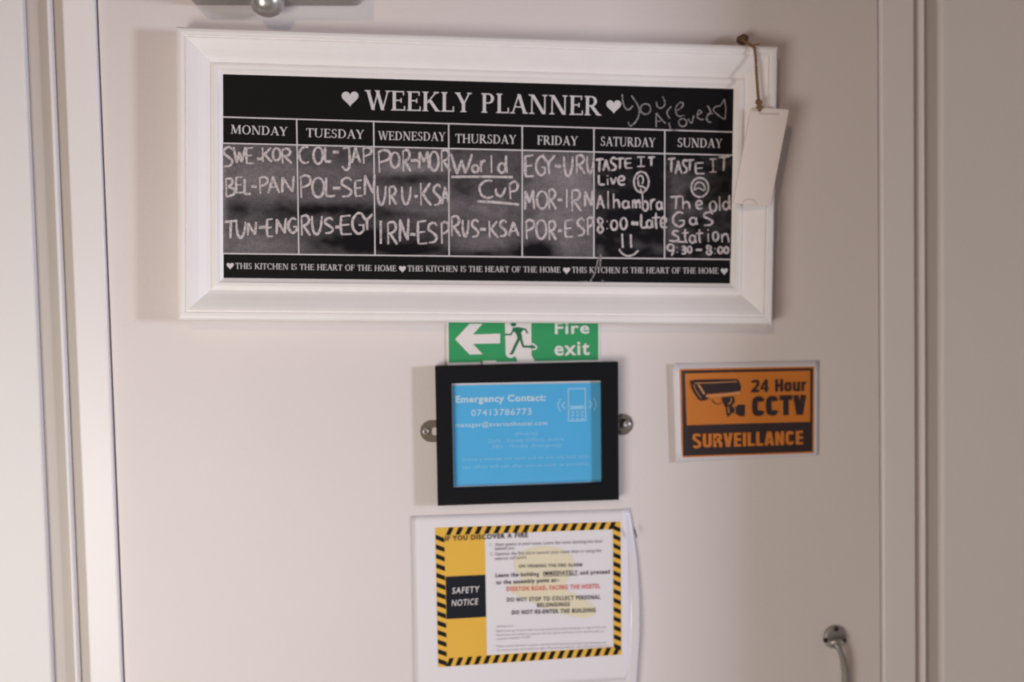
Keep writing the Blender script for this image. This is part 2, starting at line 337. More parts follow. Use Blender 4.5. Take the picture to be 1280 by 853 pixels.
# chalk handwriting: each letter is drawn in its own box ----------------------
def circ(cx, cy_, rx, ry, a0=0, a1=360, n=12): return [(cx+rx*math.cos(math.radians(a0+(a1-a0)*i/n)), cy_+ry*math.sin(math.radians(a0+(a1-a0)*i/n))) for i in range(n+1)]
HAND = {
 'S': [[(.95, .15), (.6, .0), (.15, .12), (.12, .35), (.55, .52), (.92, .72), (.7, .95), (.1, 1)]],
 'W': [[(0, 0), (.14, .55), (.28, 1)], [(.28, 1), (.42, .55), (.5, .3)], [(.5, .3), (.6, .7), (.68, .95)], [(.68, .95), (.85, .5), (1, 0)]],
 'E': [[(.08, .03), (.05, .5), (.12, .97)], [(.05, .05), (.9, .0)], [(.08, .5), (.8, .46)], [(.1, .97), (1, .95)]],
 'K': [[(.08, 0), (.12, 1)], [(.9, 0), (.5, .3), (.18, .55)], [(.25, .45), (.6, .75), (1, 1)]],
 'O': [circ(.5, .5, .48, .5, -90, 275)],
 'o': [circ(.5, .5, .48, .5, -90, 275)], '0': [circ(.5, .5, .45, .5, -90, 275)],
 'R': [[(.1, .02), (.14, 1)], [(.1, .05), (.6, .0), (.88, .2), (.7, .42), (.2, .52)], [(.3, .52), (.65, .75), (1, 1)]],
 'B': [[(.1, .02), (.14, 1)], [(.1, .03), (.7, .05), (.75, .3), (.3, .47)], [(.3, .47), (.95, .58), (.95, .85), (.15, 1)]],
 'L': [[(.12, 0), (.1, .5), (.12, .96)], [(.12, .96), (.6, .98), (1, .94)]],
 'P': [[(.12, .05), (.18, 1)], [(.05, .12), (.5, 0), (.95, .12), (.85, .4), (.2, .55)]],
 'A': [[(.02, 1), (.25, .5), (.45, 0)], [(.45, 0), (.7, .5), (1, .98)], [(.2, .65), (.8, .62)]],
 'N': [[(.08, 1), (.1, .5), (.1, .05)], [(.1, .05), (.5, .55), (.88, .95)], [(.88, .95), (.92, .5), (.98, 0)]],
 'T': [[(0, .07), (.5, .04), (1, .0)], [(.5, .04), (.48, .5), (.45, 1)]],
 'U': [[(.05, 0), (.08, .55), (.3, .95), (.6, .95), (.85, .6), (.95, 0)]],
 'G': [[(.9, .1), (.5, .0), (.1, .3), (.1, .72), (.5, 1), (.9, .85), (.92, .6)], [(.55, .58), (1, .58)]],
 'C': [[(.95, .04), (.45, .05), (.08, .35), (.15, .78), (.55, 1), (1, .92)]],
 'J': [[(.1, .05), (.95, .0)], [(.75, .0), (.85, .5), (.75, .92), (.4, 1), (.0, .85)]],
 'Y': [[(0, 0), (.25, .28), (.5, .48)], [(1, .05), (.75, .25), (.5, .48), (.55, 1)]],
 'M': [[(.05, 1), (.08, .5), (.1, .05)], [(.1, .05), (.35, .4), (.5, .65)], [(.5, .65), (.7, .35), (.88, 0)], [(.88, 0), (.93, .5), (1, 1)]],
 'I': [[(.5, 0), (.5, 1)]],
 'H': [[(0, .02), (1, 0)], [(.5, 0), (.5, 1)], [(0, 1), (1, .97)]],       # capital I with its bars
 'D': [[(.1, 0), (.1, 1)], [(.1, 0), (.9, .3), (.9, .75), (.1, 1)]],
 '-': [[(0, .5), (1, .5)]],
 ':': [[(.3, 0), (.5, .12)], [(.3, .88), (.5, 1)]],
 'r': [[(.1, .05), (.2, 1)], [(.15, .45), (.5, .1), (.95, .08)]],
 'l': [[(.45, 0), (.5, 1)]],
 'd': [circ(.4, .72, .38, .27, -60, 300), [(.85, 0), (.85, .5), (.95, 1)]],
 'u': [[(.05, .1), (.1, .7), (.4, 1), (.7, .8), (.95, 0)]],
 'v': [[(.0, .05), (.25, .6), (.4, .98)], [(.4, .98), (.7, .5), (.98, 0)]],
 'p': [[(.1, .1), (.2, 1)], [(.15, .15), (.6, .0), (.95, .2), (.75, .5), (.2, .58)]],
 'i': [[(.4, .35), (.5, 1)], [(.4, .0), (.45, .12)]],
 'e': [[(.1, .55), (.8, .45), (.8, .12), (.4, .03), (.08, .4), (.2, .85), (.6, 1), (1, .88)]],
 'h': [[(.12, 0), (.15, 1)], [(.15, .6), (.5, .42), (.8, .55), (.9, 1)]],
 'n': [[(.1, .1), (.15, 1)], [(.15, .4), (.5, .1), (.8, .3), (.95, 1)]],
 'a': [circ(.45, .55, .38, .42, -50, 310), [(.85, .1), (.83, .6), (1, 1)]],
 'b': [[(.1, 0), (.15, .95)], circ(.52, .72, .38, .28, 180, 530)],
 's': [[(.9, .08), (.4, .05), (.2, .3), (.75, .55), (.8, .85), (.1, 1)]],
 't': [[(.5, 0), (.48, .6), (.6, 1)], [(0, .32), (1, .28)]],
 '8': [[(.75, .1), (.3, .0), (.2, .25), (.7, .55), (.9, .8), (.5, 1), (.15, .8), (.4, .5), (.85, .25), (.7, .05)]],
 '9': [circ(.5, .28, .4, .28, -60, 300), [(.85, .2), (.8, .7), (.6, 1)]],
 '3': [[(.1, .08), (.7, .03), (.8, .3), (.35, .48), (.9, .65), (.75, .95), (.1, .95)]],
}
def hand(mb, items, ox, oy, s, wid, d):
    for it in items:
        ch, x0, y0, x1, y1 = it[:5]; ww = wid*(it[5] if len(it) > 5 else 1)
        if ch in '-':
            mb.ribbon([(ox+x0/s, oy+y0/s), (ox+x1/s, oy+y1/s)], ww*1.15, d, False); continue
        for st in HAND[ch]:
            p = [(ox+(x0+(x1-x0)*u)/s, oy+(y0+(y1-y0)*v)/s) for u, v in st]
            mb.ribbon(spline(p, 5) if len(p) > 2 else p, ww, d, False, taper=.35, jit=.12)

# ------------------------------------------------------------------ the setting
def struct(mb, name, m, parent=None, smooth=False):
    o = mb.build(name, m, parent, smooth)
    if not parent: o['kind'] = 'structure'
    return o
def X(px): return at(px, 426.5, 0).x
xl, xr = X(137), X(1100.5)
XL = [X(v) for v in (-700, 49, 76, 83, 97)]; XR = [X(v) for v in (1141, 1150, 1156, 1174, 2000)]
XL[0] = -2.2; XR[4] = 2.2
H = 2.06                                       # top of the doorway
struct(MB().box(-2.2, 2.2, -3.2, .12, -.05, 0), 'floor', M['floor'])
def bev(o, wd, seg=3):
    b = o.modifiers.new('bevel', 'BEVEL'); b.width = wd; b.segments = seg; b.limit_method = 'ANGLE'; return o
dr = struct(MB().box(xl+.0012, xr-.0012, 0, .044, .006, H-.003), 'door_1', M['door']); bev(dr, .0012)
back = struct(MB().box(-2.2, 2.2, .06, .12, 0, 2.7), 'wall_back', M['wall'])
t = struct(MB().box(XL[4], xl, -.005, .06, 0, H), 'trim_1', M['trim']); bev(t, .0018)
t = struct(MB().box(xr, XR[0], -.005, .06, 0, H), 'trim_2', M['trim']); bev(t, .0018)
t = struct(MB().box(XL[4], XR[0], -.007, .06, H, H+.035), 'trim_3', M['trim']); bev(t, .0018)
# recessed channels with a bead, either side; their shade is mostly in the colour
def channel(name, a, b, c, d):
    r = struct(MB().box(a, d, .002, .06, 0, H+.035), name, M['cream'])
    mb = MB(); n = 8; x0, x1 = b, c; vs = []
    for z in (0, H+.035):
        for i in range(n+1):
            q = math.pi*i/n; vs.append(((x0+x1)/2-(x1-x0)/2*math.cos(q), .002-.006*math.sin(q), z))
    mb.add(vs, [[i, i+1, n+2+i, n+1+i] for i in range(n)]); mb.build('bead', M['trim'], r, True)
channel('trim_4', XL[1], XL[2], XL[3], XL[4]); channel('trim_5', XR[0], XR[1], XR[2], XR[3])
wl = struct(MB().box(XL[0], XL[1], -.005, .06, 0, 2.7), 'wall_left', M['wall']); bev(wl, .0025)
wr = struct(MB().box(XR[3], XR[4], -.005, .06, 0, 2.7), 'wall_right', M['wall']); bev(wr, .0025)
struct(MB().box(.735, .85, -.375, -.009, 0, 2.7), 'wall_return', M['wall'])
struct(MB().box(XL[1], XR[3], -.005, .06, H+.035, 2.7), 'wall_over_door', M['wall'])

# ------------------------------------------------------------------ door closer at the top
def pill(x0, x1, y0, y1, r, n=6):
    p = []
    for cx, cy_, a in ((x1-r, y1-r, 0), (x0+r, y1-r, 90), (x0+r, y0+r, 180), (x1-r, y0+r, 270)):
        for i in range(n+1):
            q = math.radians(a+90*i/n); p.append((cx+r*math.cos(q), cy_+r*math.sin(q)))
    return p
ca, cb = at(243, 8, 0), at(450, 8, 0)
hk = thing('door_closer', Vector(((ca.x+cb.x)/2, 0, ca.z+.03)), 'grey metal door closer with a rounded cap underneath, above the planner', 'door closer')
mb = MB().box(ca.x, cb.x, -.042, 0, ca.z, ca.z+.062); bev(mb.build('body', M['steel'], hk), .004, 3) if 'bev' in globals() else None
k = MB(); cz = at(334.5, 20.5, .021); prof = [(0, 0), (.006, .0006), (.0105, .0028), (.0138, .0065), (.0158, .012), (.0165, .018), (.0165, .026)]; vs = []; n_ = 32
for i in range(n_):
    a = 2*math.pi*i/n_
    for r_, h_ in prof: vs.append((cz.x+r_*math.cos(a), -.021+r_*math.sin(a), cz.z+h_))
m_ = len(prof); k.add(vs, [[i*m_+j, ((i+1) % n_)*m_+j, ((i+1) % n_)*m_+j+1, i*m_+j+1] for i in range(n_) for j in range(m_-1)])
k.build('pinion_cap', M['chrome'], hk, True)
for px in (262, 437):
    c = at(px, 3, 0); k = MB(); lathe(k, Vector((c.x, 0, ca.z+.031)), [(0, .0445), (.0035, .0440), (.005, .0419)]); k.build('screw', M['screw'], hk, True)

# ------------------------------------------------------------------ the planner
PD = .013                                       # the writing surface stands this far off the door
ic = [at(274, 88, PD), at(920, 108, PD), at(917, 358, PD), at(276, 352, PD)]
ctr = sum(ic, Vector())/4
ub = ((ic[1]-ic[0])+(ic[2]-ic[3])).normalized(); vb = Vector((-ub.z, 0, ub.x))
bw = ((ic[1]-ic[0]).length+(ic[2]-ic[3]).length)/2; bh = ((ic[0]-ic[3]).length+(ic[1]-ic[2]).length)/2
pl = thing('weekly_planner', Vector((ctr.x, 0, ctr.z)), 'white moulded wooden frame around a black weekly planner board with chalk writing', 'planner board')
def bp(u, v, h): p = ctr+ub*u+vb*v; return Vector((p.x, -h, p.z))
# mitred frame rails
PR = [(-.003, .0125), (-.003, .0130), (0, .0150), (.0015, .0165), (.0045, .0170), (.0065, .0163), (.0075, .0150), (.0085, .0152), (.012, .0170), (.018, .0208), (.024, .0240),
      (.0265, .0250), (.0275, .0252), (.0282, .0240), (.0290, .0240), (.0297, .0254), (.0325, .0258), (.0350, .0250), (.0368, .0230), (.0375, .0200), (.0375, .0)]
def rail(side):
    mb = MB(); vs = []
    for e in (0, 1):
        for w_, h_ in PR:
            U, V_ = bw/2+w_, bh/2+w_
            cn = {'top': ((-U, V_), (U, V_)), 'bottom': ((U, -V_), (-U, -V_)), 'left': ((-U, -V_), (-U, V_)), 'right': ((U, V_), (U, -V_))}[side][e]
            vs.append(bp(*cn, h_))
    n = len(PR); mb.add(vs, [[i, i+1, n+i+1, n+i] for i in range(n-1)])
    o = mb.build('frame_rail', M['frame'], pl, False)
    return o
for s_ in ('top', 'bottom', 'left', 'right'): rail(s_)
mb = MB(); mb.add([bp(-bw/2-.0028, -bh/2-.0028, PD), bp(bw/2+.0028, -bh/2-.0028, PD), bp(bw/2+.0028, bh/2+.0028, PD), bp(-bw/2-.0028, bh/2+.0028, PD),
                   bp(-bw/2-.0028, -bh/2-.0028, .002), bp(bw/2+.0028, -bh/2-.0028, .002), bp(bw/2+.0028, bh/2+.0028, .002), bp(-bw/2-.0028, bh/2+.0028, .002)],
                  [[0, 1, 2, 3], [7, 6, 5, 4], [0, 4, 5, 1], [1, 5, 6, 2], [2, 6, 7, 3], [3, 7, 4, 0]]); mb.build('board', M['board'], pl)
D1, D2, D3 = PD+.0002, PD+.0004, PD+.0006
# chalk dust over the seven day columns: a grid carrying how much chalk was rubbed in at each point
def lerp(a, b, t): return a+(b-a)*t
BL = [  # smears: centre x, centre y, radius x, radius y, amount (negative is wiped clean)
 (278, 250, 5, 60, .20), (325, 215, 50, 22, .16), (330, 240, 40, 14, .10), (298, 262, 14, 12, -.14), (350, 262, 28, 16, -.16), (315, 307, 45, 14, .16), (370, 200, 8, 18, -.05),
 (420, 222, 55, 14, .13), (415, 250, 50, 8, .11), (440, 262, 26, 9, -.15), (395, 262, 24, 8, -.15), (450, 300, 30, 20, -.2), (400, 302, 30, 14, -.08), (380, 312, 8, 10, .08),
 (515, 210, 50, 8, .26), (505, 224, 42, 6, -.14), (520, 246, 45, 14, .10), (485, 268, 22, 7, -.12), (530, 262, 34, 4, .08), (530, 285, 30, 8, -.02), (515, 310, 44, 14, -.18),
 (605, 205, 45, 14, .06), (580, 236, 16, 10, -.08), (630, 242, 25, 12, .04), (605, 262, 42, 14, .14), (605, 298, 46, 14, .16), (600, 318, 40, 5, -.16), (566, 262, 8, 20, .06),
 (705, 222, 36, 16, .24), (720, 246, 26, 14, .18), (700, 275, 40, 18, .16), (658, 226, 6, 5, -.16), (672, 315, 26, 14, -.34), (708, 305, 14, 12, .12), (735, 312, 12, 10, .02), (660, 268, 8, 8, -.12),
 (795, 225, 12, 10, .05), (760, 255, 20, 8, .06), (800, 308, 14, 6, .14), (750, 315, 5, 10, .16), (826, 312, 7, 8, .14),
 (845, 250, 10, 40, .14), (862, 225, 22, 14, .06), (875, 262, 30, 8, .10), (840, 290, 8, 18, .16), (890, 272, 22, 8, .06), (872, 236, 20, 16, .05)]
base = [.17, .13, .13, .13, .22, -.03, .0]
xe0 = [276, 370.8, 467, 560.8, 652.8, 742.4, 831, 919]
NX, NY = 260, 60
def htop(x): return 179+(x-276)*(194-179)/641
def hbot(x): return 317+(x-276)*(324.5-317)/639
vs, fs, val = [], [], []
for j in range(NY+1):
    for i in range(NX+1):
        x = lerp(275.2, 918.6, i/NX) if True else 0; y = lerp(htop(x), hbot(x), j/NY)
        x -= (y-htop(x))*.02*((x-597)/320) if x > 597 else 0
        ci = max(k_ for k_ in range(7) if x >= xe0[k_]-.01 or k_ == 0)
        a = base[ci]
        for cx, cy_, rx, ry, am in BL:
            q = ((x-cx)/rx)**2+((y-cy_)/ry)**2
            if q < 6: a += am*math.exp(-q)
        a += .06*noise.noise(Vector((x*.025, y*.06, 0)))+.06*noise.noise(Vector((x*.09, y*.14, 4)))
        a = .02+a*1.12
        val.append(max(0, a)); vs.append(at(x, y, D1))
for j in range(NY):
    for i in range(NX):
        n = j*(NX+1)+i; fs.append([n, n+NX+1, n+NX+2, n+1])
gm = MB().add(vs, fs).build('dusted_panel', M['dust'], pl)
at_ = gm.data.attributes.new('dust', 'FLOAT', 'POINT')
for i, v in enumerate(val): at_.data[i].value = v
gm['label'] = 'black panel under the weekdays, rubbed grey with old chalk'
# printed lettering and rules
mb = MB(); place(mb, serif('WEEKLY PLANNER'), 1, (455.9, 137.2), (752, 144.6), 24.6, D2)
mb.build('printed_heading', M['ink'], pl)
for (cx, cy_, r) in ((437.6, 122.4, 10.6), (767.2, 132.4, 9.4)):
    p = []
    for i in range(28):
        q = 2*math.pi*i/28; p.append((cx+r*math.sin(q)**3, cy_-r*(13*math.cos(q)-5*math.cos(2*q)-2*math.cos(3*q)-math.cos(4*q))/16))
    MB().poly(p, D2).build('printed_heart', M['ink'], pl)
for tx, a, b, h in (('MONDAY', (288.3, 167), (359.5, 169.9), 11), ('TUESDAY', (382.7, 171.3), (455.2, 173.7), 11), ('WEDNESDAY', (472.4, 174.9), (557, 176.4), 11), ('THURSDAY', (569.2, 178.6), (645.3, 180.2), 11.2),
                    ('FRIDAY', (671.5, 180.8), (722.4, 182), 11.4), ('SATURDAY', (751, 182.3), (819.2, 184), 11.4), ('SUNDAY', (847, 183.8), (902.9, 185), 11.4)):
    mb = MB(); place(mb, serif(tx), 1, a, b, h, D2); mb.build('day_heading', M['ink'], pl)
mb = MB()
for a, b in (((275, 146.2), (918, 165.2)), ((275.5, 179), (917.6, 194.2)), ((276, 317), (914.5, 324.5))): mb.ribbon([a, b], 1.7, D2, False)
for x0, x1 in ((370.8, 373.5), (467, 468.8), (560.8, 561.4), (652.8, 652.7), (742.4, 742.3), (831, 830.6)):
    y0 = 146.2+(x0-275)*19/643; y1 = 317+(x1-276)*7.5/638.5; mb.ribbon([(x0, y0), (x1, y1)], 1.7, D2+.00005, False)
mb.build('printed_rules', M['ink'], pl)
mb = MB()
for a, b, c, hx, hy in (((294.2, 336.2), (495.5, 339.3), 7.4, 287.7, 332.2), ((509.5, 339.4), (700.5, 341.0), 7.4, 503, 336), ((714.9, 341.2), (898, 342.2), 7.4, 708.2, 338), (None, None, 0, 905.3, 339)):
    if a: place(mb, serif('THIS KITCHEN IS THE HEART OF THE HOME'), 1, a, b, c, D2)
    mb.poly([(hx+4.6*math.sin(2*math.pi*i/16)**3, hy-4.8*(13*math.cos(2*math.pi*i/16)-5*math.cos(4*math.pi*i/16)-2*math.cos(6*math.pi*i/16)-math.cos(8*math.pi*i/16))/16) for i in range(16)], D2)
mb.build('printed_motto', M['ink'], pl)
# chalk lettering, column by column
CH = 3.3
def chalk(items, ox, oy, s, extra=(), wid=CH, m='chalk', more=()):
    rows = [[]]
    for it in items:
        if rows[-1] and it[1] < rows[-1][-1][1]-60: rows.append([])
        rows[-1].append(it)
    for row in rows:
        mb = MB(); hand(mb, row, ox, oy, s, wid, D3); r = mb.build('chalk_writing', M[m], pl)
    for pts, ww in extra: MB().ribbon([(ox+x/s, oy+y/s) for x, y in pts], ww, D3+.00005, len(pts) > 2, jit=.1).build('chalk_stroke', M[m], pl)
    return r
def L(s): return [(c, *map(float, r.split(','))) for c, r in (q.split(' ') for q in s.split(';'))]
chalk(L('S 58,25,140,185;W 145,25,240,155;E 245,30,310,165;- 335,122,380,122;K 375,30,460,145;O 465,35,530,135;R 535,40,620,160;'
        'B 75,280,150,435;E 160,270,225,405;L 228,285,285,415;- 290,348,335,352;P 350,270,425,410;A 425,265,520,405;N 535,265,640,400;'
        'T 70,630,175,775;U 165,640,245,770;N 255,640,330,750;- 350,685,405,685;E 415,615,470,765;N 490,610,575,740;G 590,610,665,730'), 270, 180, 6.562)
chalk(L('C 35,55,120,190;O 155,60,235,195;L 245,60,305,180;- 315,100,365,100;J 390,60,465,245;A 470,60,540,190;P 555,60,635,195;'
        'P 40,290,135,475;O 145,310,245,470;L 250,310,335,465;- 315,395,380,395;S 380,310,475,465;E 495,330,560,465;N 570,280,660,450;'
        'R 50,620,130,785;U 140,625,230,775;S 245,640,320,765;- 335,715,375,715;E 375,620,470,780;G 470,600,575,770;Y 550,600,640,740'), 368, 175, 6.562)
chalk(L('P 55,50,165,235;O 165,70,240,195;R 260,50,330,225;- 330,135,395,135;M 395,60,480,200;O 485,62,560,220;R 575,50,655,225;'
        'U 55,345,130,500;R 150,350,215,500;U 255,350,335,495;- 360,430,390,430;K 405,320,500,505;S 515,335,580,500;A 585,350,645,495;'
        'I 80,630,90,820,1.4;R 135,640,220,825;N 235,610,315,800;- 325,740,370,745;E 385,630,465,825;S 470,645,550,810;P 575,640,645,820'), 463, 180, 6.562)
chalk(L('W 40,50,210,215;o 210,140,265,200;r 275,100,325,200;l 355,60,385,205;d 425,60,500,205;C 265,265,385,410;u 400,325,490,395;p 510,275,590,420;'
        'R 35,560,115,725;U 130,590,185,725;S 205,590,265,730;- 275,668,325,668;K 345,600,425,735;S 435,595,495,725;A 510,605,595,725'), 558, 185, 6.562,
      extra=[([(40, 238), (290, 236), (545, 240)], 3.2), ([(255, 437), (420, 448), (597, 465)], 3.2)])
chalk(L('E 50,60,130,240,1.2;G 140,70,225,225;Y 195,50,300,215;- 300,145,350,155;U 370,70,450,230;R 470,60,545,210;U 560,70,620,205;'
        'M 50,345,130,505;O 150,355,240,500;R 245,340,310,505;- 320,425,360,425;I 390,340,405,490;R 430,345,515,520;N 540,350,610,480;'
        'P 55,590,130,750;O 145,590,230,745;R 245,600,310,755;- 325,680,360,680;E 380,590,450,735;S 480,580,545,720;P 560,570,615,715'), 648, 185, 6.562)
chalk(L('T 40,55,105,160,1.1;A 100,60,150,150;S 158,45,205,145;T 205,50,265,135;E 272,50,330,130;H 370,40,430,115;T 455,40,510,110;'
        'L 60,180,115,260;i 125,185,150,260;v 160,200,205,258;e 215,190,275,260;A 50,340,110,450;l 130,310,150,450;h 175,330,235,445;a 250,380,310,445;n 330,375,360,445;n 358,375,395,445;b 405,330,460,465;r 470,370,515,460;a 520,385,570,455;'
        '8 50,520,105,640;: 125,545,145,610;0 160,540,215,615;0 235,520,290,610;L 395,490,445,600;a 440,530,495,600;t 485,480,550,610;e 550,515,605,600'), 738, 190, 6.314, wid=2.9,
      extra=[([(322, 562), (380, 566)], 5), ([(250, 645), (256, 758)], 2.4), ([(318, 650), (322, 757)], 2.4), ([(225, 768), (255, 805), (300, 822), (345, 808), (378, 778)], 2.4),
             (circ(402, 238, 58, 82, -90, 270), 2.4), (circ(395, 222, 22, 36, -180, 60), 1.9), ([(378, 222), (382, 265), (415, 275), (438, 300), (408, 322), (395, 290)], 2.2)])
chalk(L('T 55,50,115,160;A 115,70,165,175;S 172,62,208,165;T 200,62,262,150;E 270,85,345,175;H 385,55,440,160;T 455,35,545,150;'
        'T 75,350,170,450;h 165,355,235,450;e 275,385,330,450;o 385,390,440,470;l 455,350,475,465;d 490,340,550,455;G 90,475,190,590;a 225,510,290,575;S 335,475,415,580;'
        's 80,620,150,710;t 165,610,220,710;a 225,650,280,720;t 275,610,335,720;i 365,610,385,710;o 410,630,455,700;n 475,640,540,715;'
        '9 45,730,110,820;: 122,750,140,795;3 160,745,200,805;0 210,745,245,795;8 355,740,405,810;: 420,760,438,805;0 450,750,490,800;0 500,750,535,800'), 826, 190, 6.314, wid=2.8,
      extra=[([(275, 773), (326, 773)], 3), ([(65, 700), (140, 708), (212, 713)], 2.3), (circ(308, 280, 68, 76, -90, 270), 2.4), ([(262, 305), (275, 255), (308, 238), (338, 258), (352, 300)], 1.9), ([(268, 300), (300, 285), (345, 310)], 1.7)])
mb = MB()
for pts, ww in (([(65, 110), (75, 200), (105, 265), (140, 272), (180, 232)], 2.1), ([(165, 125), (225, 215), (250, 290), (228, 375), (182, 432), (145, 445), (130, 405)], 1.9), (circ(316, 267, 54, 56, -90, 270), 1.9),
                ([(430, 190), (440, 240), (480, 258), (515, 232), (520, 185), (495, 135)], 1.9), ([(428, 310), (428, 460)], 1.9), ([(428, 310), (475, 365), (530, 425)], 1.9), ([(432, 400), (480, 395)], 1.6),
                ([(590, 240), (548, 290), (550, 330), (575, 372)], 1.9), ([(650, 285), (705, 245), (715, 205), (680, 200), (640, 250), (640, 310), (675, 345), (730, 335)], 1.9),
                ([(565, 410), (590, 490), (670, 488)], 1.9), (circ(712, 412, 42, 42, -90, 270), 1.9), ([(770, 370), (805, 420), (830, 335)], 1.7), ([(875, 330), (915, 300), (885, 280), (865, 340), (890, 375), (938, 378)], 1.7),
                ([(975, 230), (1008, 300), (968, 350), (980, 400), (1020, 408)], 2.0), ([(970, 320), (1035, 315)], 1.7), ([(1155, 160), (1115, 228), (1058, 245), (1042, 285), (1100, 340), (1160, 380)], 1.7), ([(1160, 380), (1172, 270), (1155, 160)], 1.8)):
    mb.ribbon([(770+x/8.533, 105+y/8.533) for x, y in pts], ww, D3, True, jit=.1)
o = mb.build('chalk_writing', M['chalk_faint'], pl); o['label'] = 'thin faint handwriting after the heading'
# smear of chalk over the motto
mb = MB()
for pts, ww in (([(748, 322), (744, 340), (738, 352)], 2.0), ([(751, 318), (750, 336)], 2.2), ([(724, 352.5), (734, 352)], 1.2), ([(752, 350), (756, 354)], 1.2)): mb.ribbon(pts, ww, D3, len(pts) > 2, jit=.3)
mb.build('chalk_smear', M['chalk_faint'], pl)

# ------------------------------------------------------------------ gift tag on twine
TG = .031
cc = at(951, 195, TG)
tg = thing('gift_tag', Vector((cc.x, 0, cc.z)), 'blank cream card tag hanging tilted on brown twine over the planner frame', 'tag')
P = [(939, 134), (986.6, 136.6), (962.7, 258.5), (916.3, 254)]
def rounded(P, r, n=4):
    out = []; N = len(P)
    for i in range(N):
        a, b, c = Vector(P[i-1]), Vector(P[i]), Vector(P[(i+1) % N])
        p0 = b+(a-b).normalized()*r; p1 = b+(c-b).normalized()*r
        for k_ in range(n+1):
            t_ = k_/n; out.append(tuple(p0.lerp(b, t_).lerp(b.lerp(p1, t_), t_)))
    return out
MB().slab(rounded(P, 3.5), TG-.0016, TG, .0004).build('card', M['card'], tg)
MB().ribbon([(948, 142), (974, 142.8)], 2.2, TG+.0002, False).build('slot', M['card_mark'], tg)
MB().ribbon([(928, 254.5), (931, 250.5), (937, 249), (943, 251), (946.5, 256)], 1.3, TG+.0002).build('cut_mark', M['card_mark'], tg)
def twine(pts, r=.0012, turns=900, m='twine', name='twine'):
    q = []; Pn = [at(*p) for p in pts]
    for i in range(len(Pn)-1):
        for j in range(10): q.append(Pn[i].lerp(Pn[i+1], j/10))
    q.append(Pn[-1]); ln = 0; mb = MB(); A_, B_ = [], []
    for i, p in enumerate(q):
        if i: ln += (q[i]-q[i-1]).length
        t_ = (q[min(i+1, len(q)-1)]-q[max(i-1, 0)]).normalized(); a = t_.cross(Vector((0.1, 1, .05))).normalized(); b = t_.cross(a)
        off = (a*math.cos(ln*turns)+b*math.sin(ln*turns))*r*.6; A_.append(p+off); B_.append(p-off)
    tube(mb, A_, r*.8, 6); tube(mb, B_, r*.8, 6); return mb.build(name, M[m], tg, True)
twine([(927, 49, .012), (936, 55, .024), (943, 59, .030), (944.5, 70, .0300), (945.5, 90, .030), (947, 112, .031), (948.5, 128, .033), (949.5, 139, .0335)])
twine([(940, 57, .027), (945, 56, .028), (950, 55, .026)], r=.0006)
def knot(cx, cy_, d, R_, m):
    mb = MB(); c = at(cx, cy_, d)
    for q in range(3):
        pts = []
        for i in range(25):
            a = 2*math.pi*i/24; v = Vector((math.cos(a), .6*math.sin(a+q*2), math.sin(a)))*R_
            v.rotate(Matrix.Rotation(q*1.05, 3, 'Y')); v.rotate(Matrix.Rotation(q*.9, 3, 'X')); pts.append(c+v)
        tube(mb, pts, .0013, 6)
    mb.build('knot', M[m], tg, True)
knot(927.5, 50.5, .010, .0042, 'twine_dark'); knot(930.5, 47, .010, .0028, 'twine_dark'); knot(948.7, 128, .0335, .0022, 'twine')
knot(949.2, 134.5, .0335, .0016, 'twine')

# ------------------------------------------------------------------ fire exit sign
gp = lambda x, y: (550+x/6.095, 400+y/6.095)
c0 = at(654, 410, 0)
sg = thing('fire_exit_sign', Vector((c0.x, 0, c0.z)), 'green and white plastic fire exit sign half hidden behind the planner', 'sign')
MB().slab([(558.3, 372), (749.8, 370), (750.4, 452.6), (558.8, 457.6)], 0, .0018, .0003).build('plate', M['sign_white'], sg)
e1, e2, e3 = .0020, .0022, .0024
MB().poly([(560.4, 374), (747.6, 372), (747.9, 450.2), (561.2, 453.6)], e1).build('green_field', M['green'], sg)
MB().poly([gp(*p) for p in ((115, 148), (225, 265), (325, 262), (250, 183), (458, 180), (458, 105), (250, 112), (325, 30), (225, 30))], e2).build('arrow', M['sign_white'], sg)
MB().poly([gp(*p) for p in ((492, -130), (695, -130), (697, 270), (730, 328), (590, 330), (582, 288), (565, 278), (545, 293), (515, 285), (500, 265))], e2).build('doorway_symbol', M['sign_white'], sg)
MB().ribbon([gp(*p) for p in ((700, 178), (735, 205), (728, 222), (700, 226))], 1.8, e2).build('shoe_outline', M['sign_white'], sg)
mb = MB(); mb.poly([gp(*p) for p in disc(560, 30, 22, 14)], e3)
mb.poly([gp(*p) for p in ((552, 62), (590, 55), (632, 62), (638, 74), (618, 98), (628, 135), (592, 145), (580, 105), (556, 84))], e3)
for pts, ww in (([(560, 75), (540, 112), (496, 112)], 2.3), ([(625, 68), (650, 72), (668, 104)], 2.3), ([(606, 135), (578, 190), (547, 258)], 3.6), ([(548, 262), (532, 258)], 2), ([(612, 132), (634, 203), (712, 207)], 3.2)):
    mb.ribbon([gp(*p) for p in pts], ww, e3, False)
mb.build('running_figure', M['dgreen'], sg)
words(sg, 'sign_lettering', 'Fire', gp(875, 106), gp(1138, 102), 14.5, e2, M['sign_white'], bold=.022)
words(sg, 'sign_lettering', 'exit', gp(872, 270), gp(1140, 264), 17.5, e2, M['sign_white'], bold=.022)

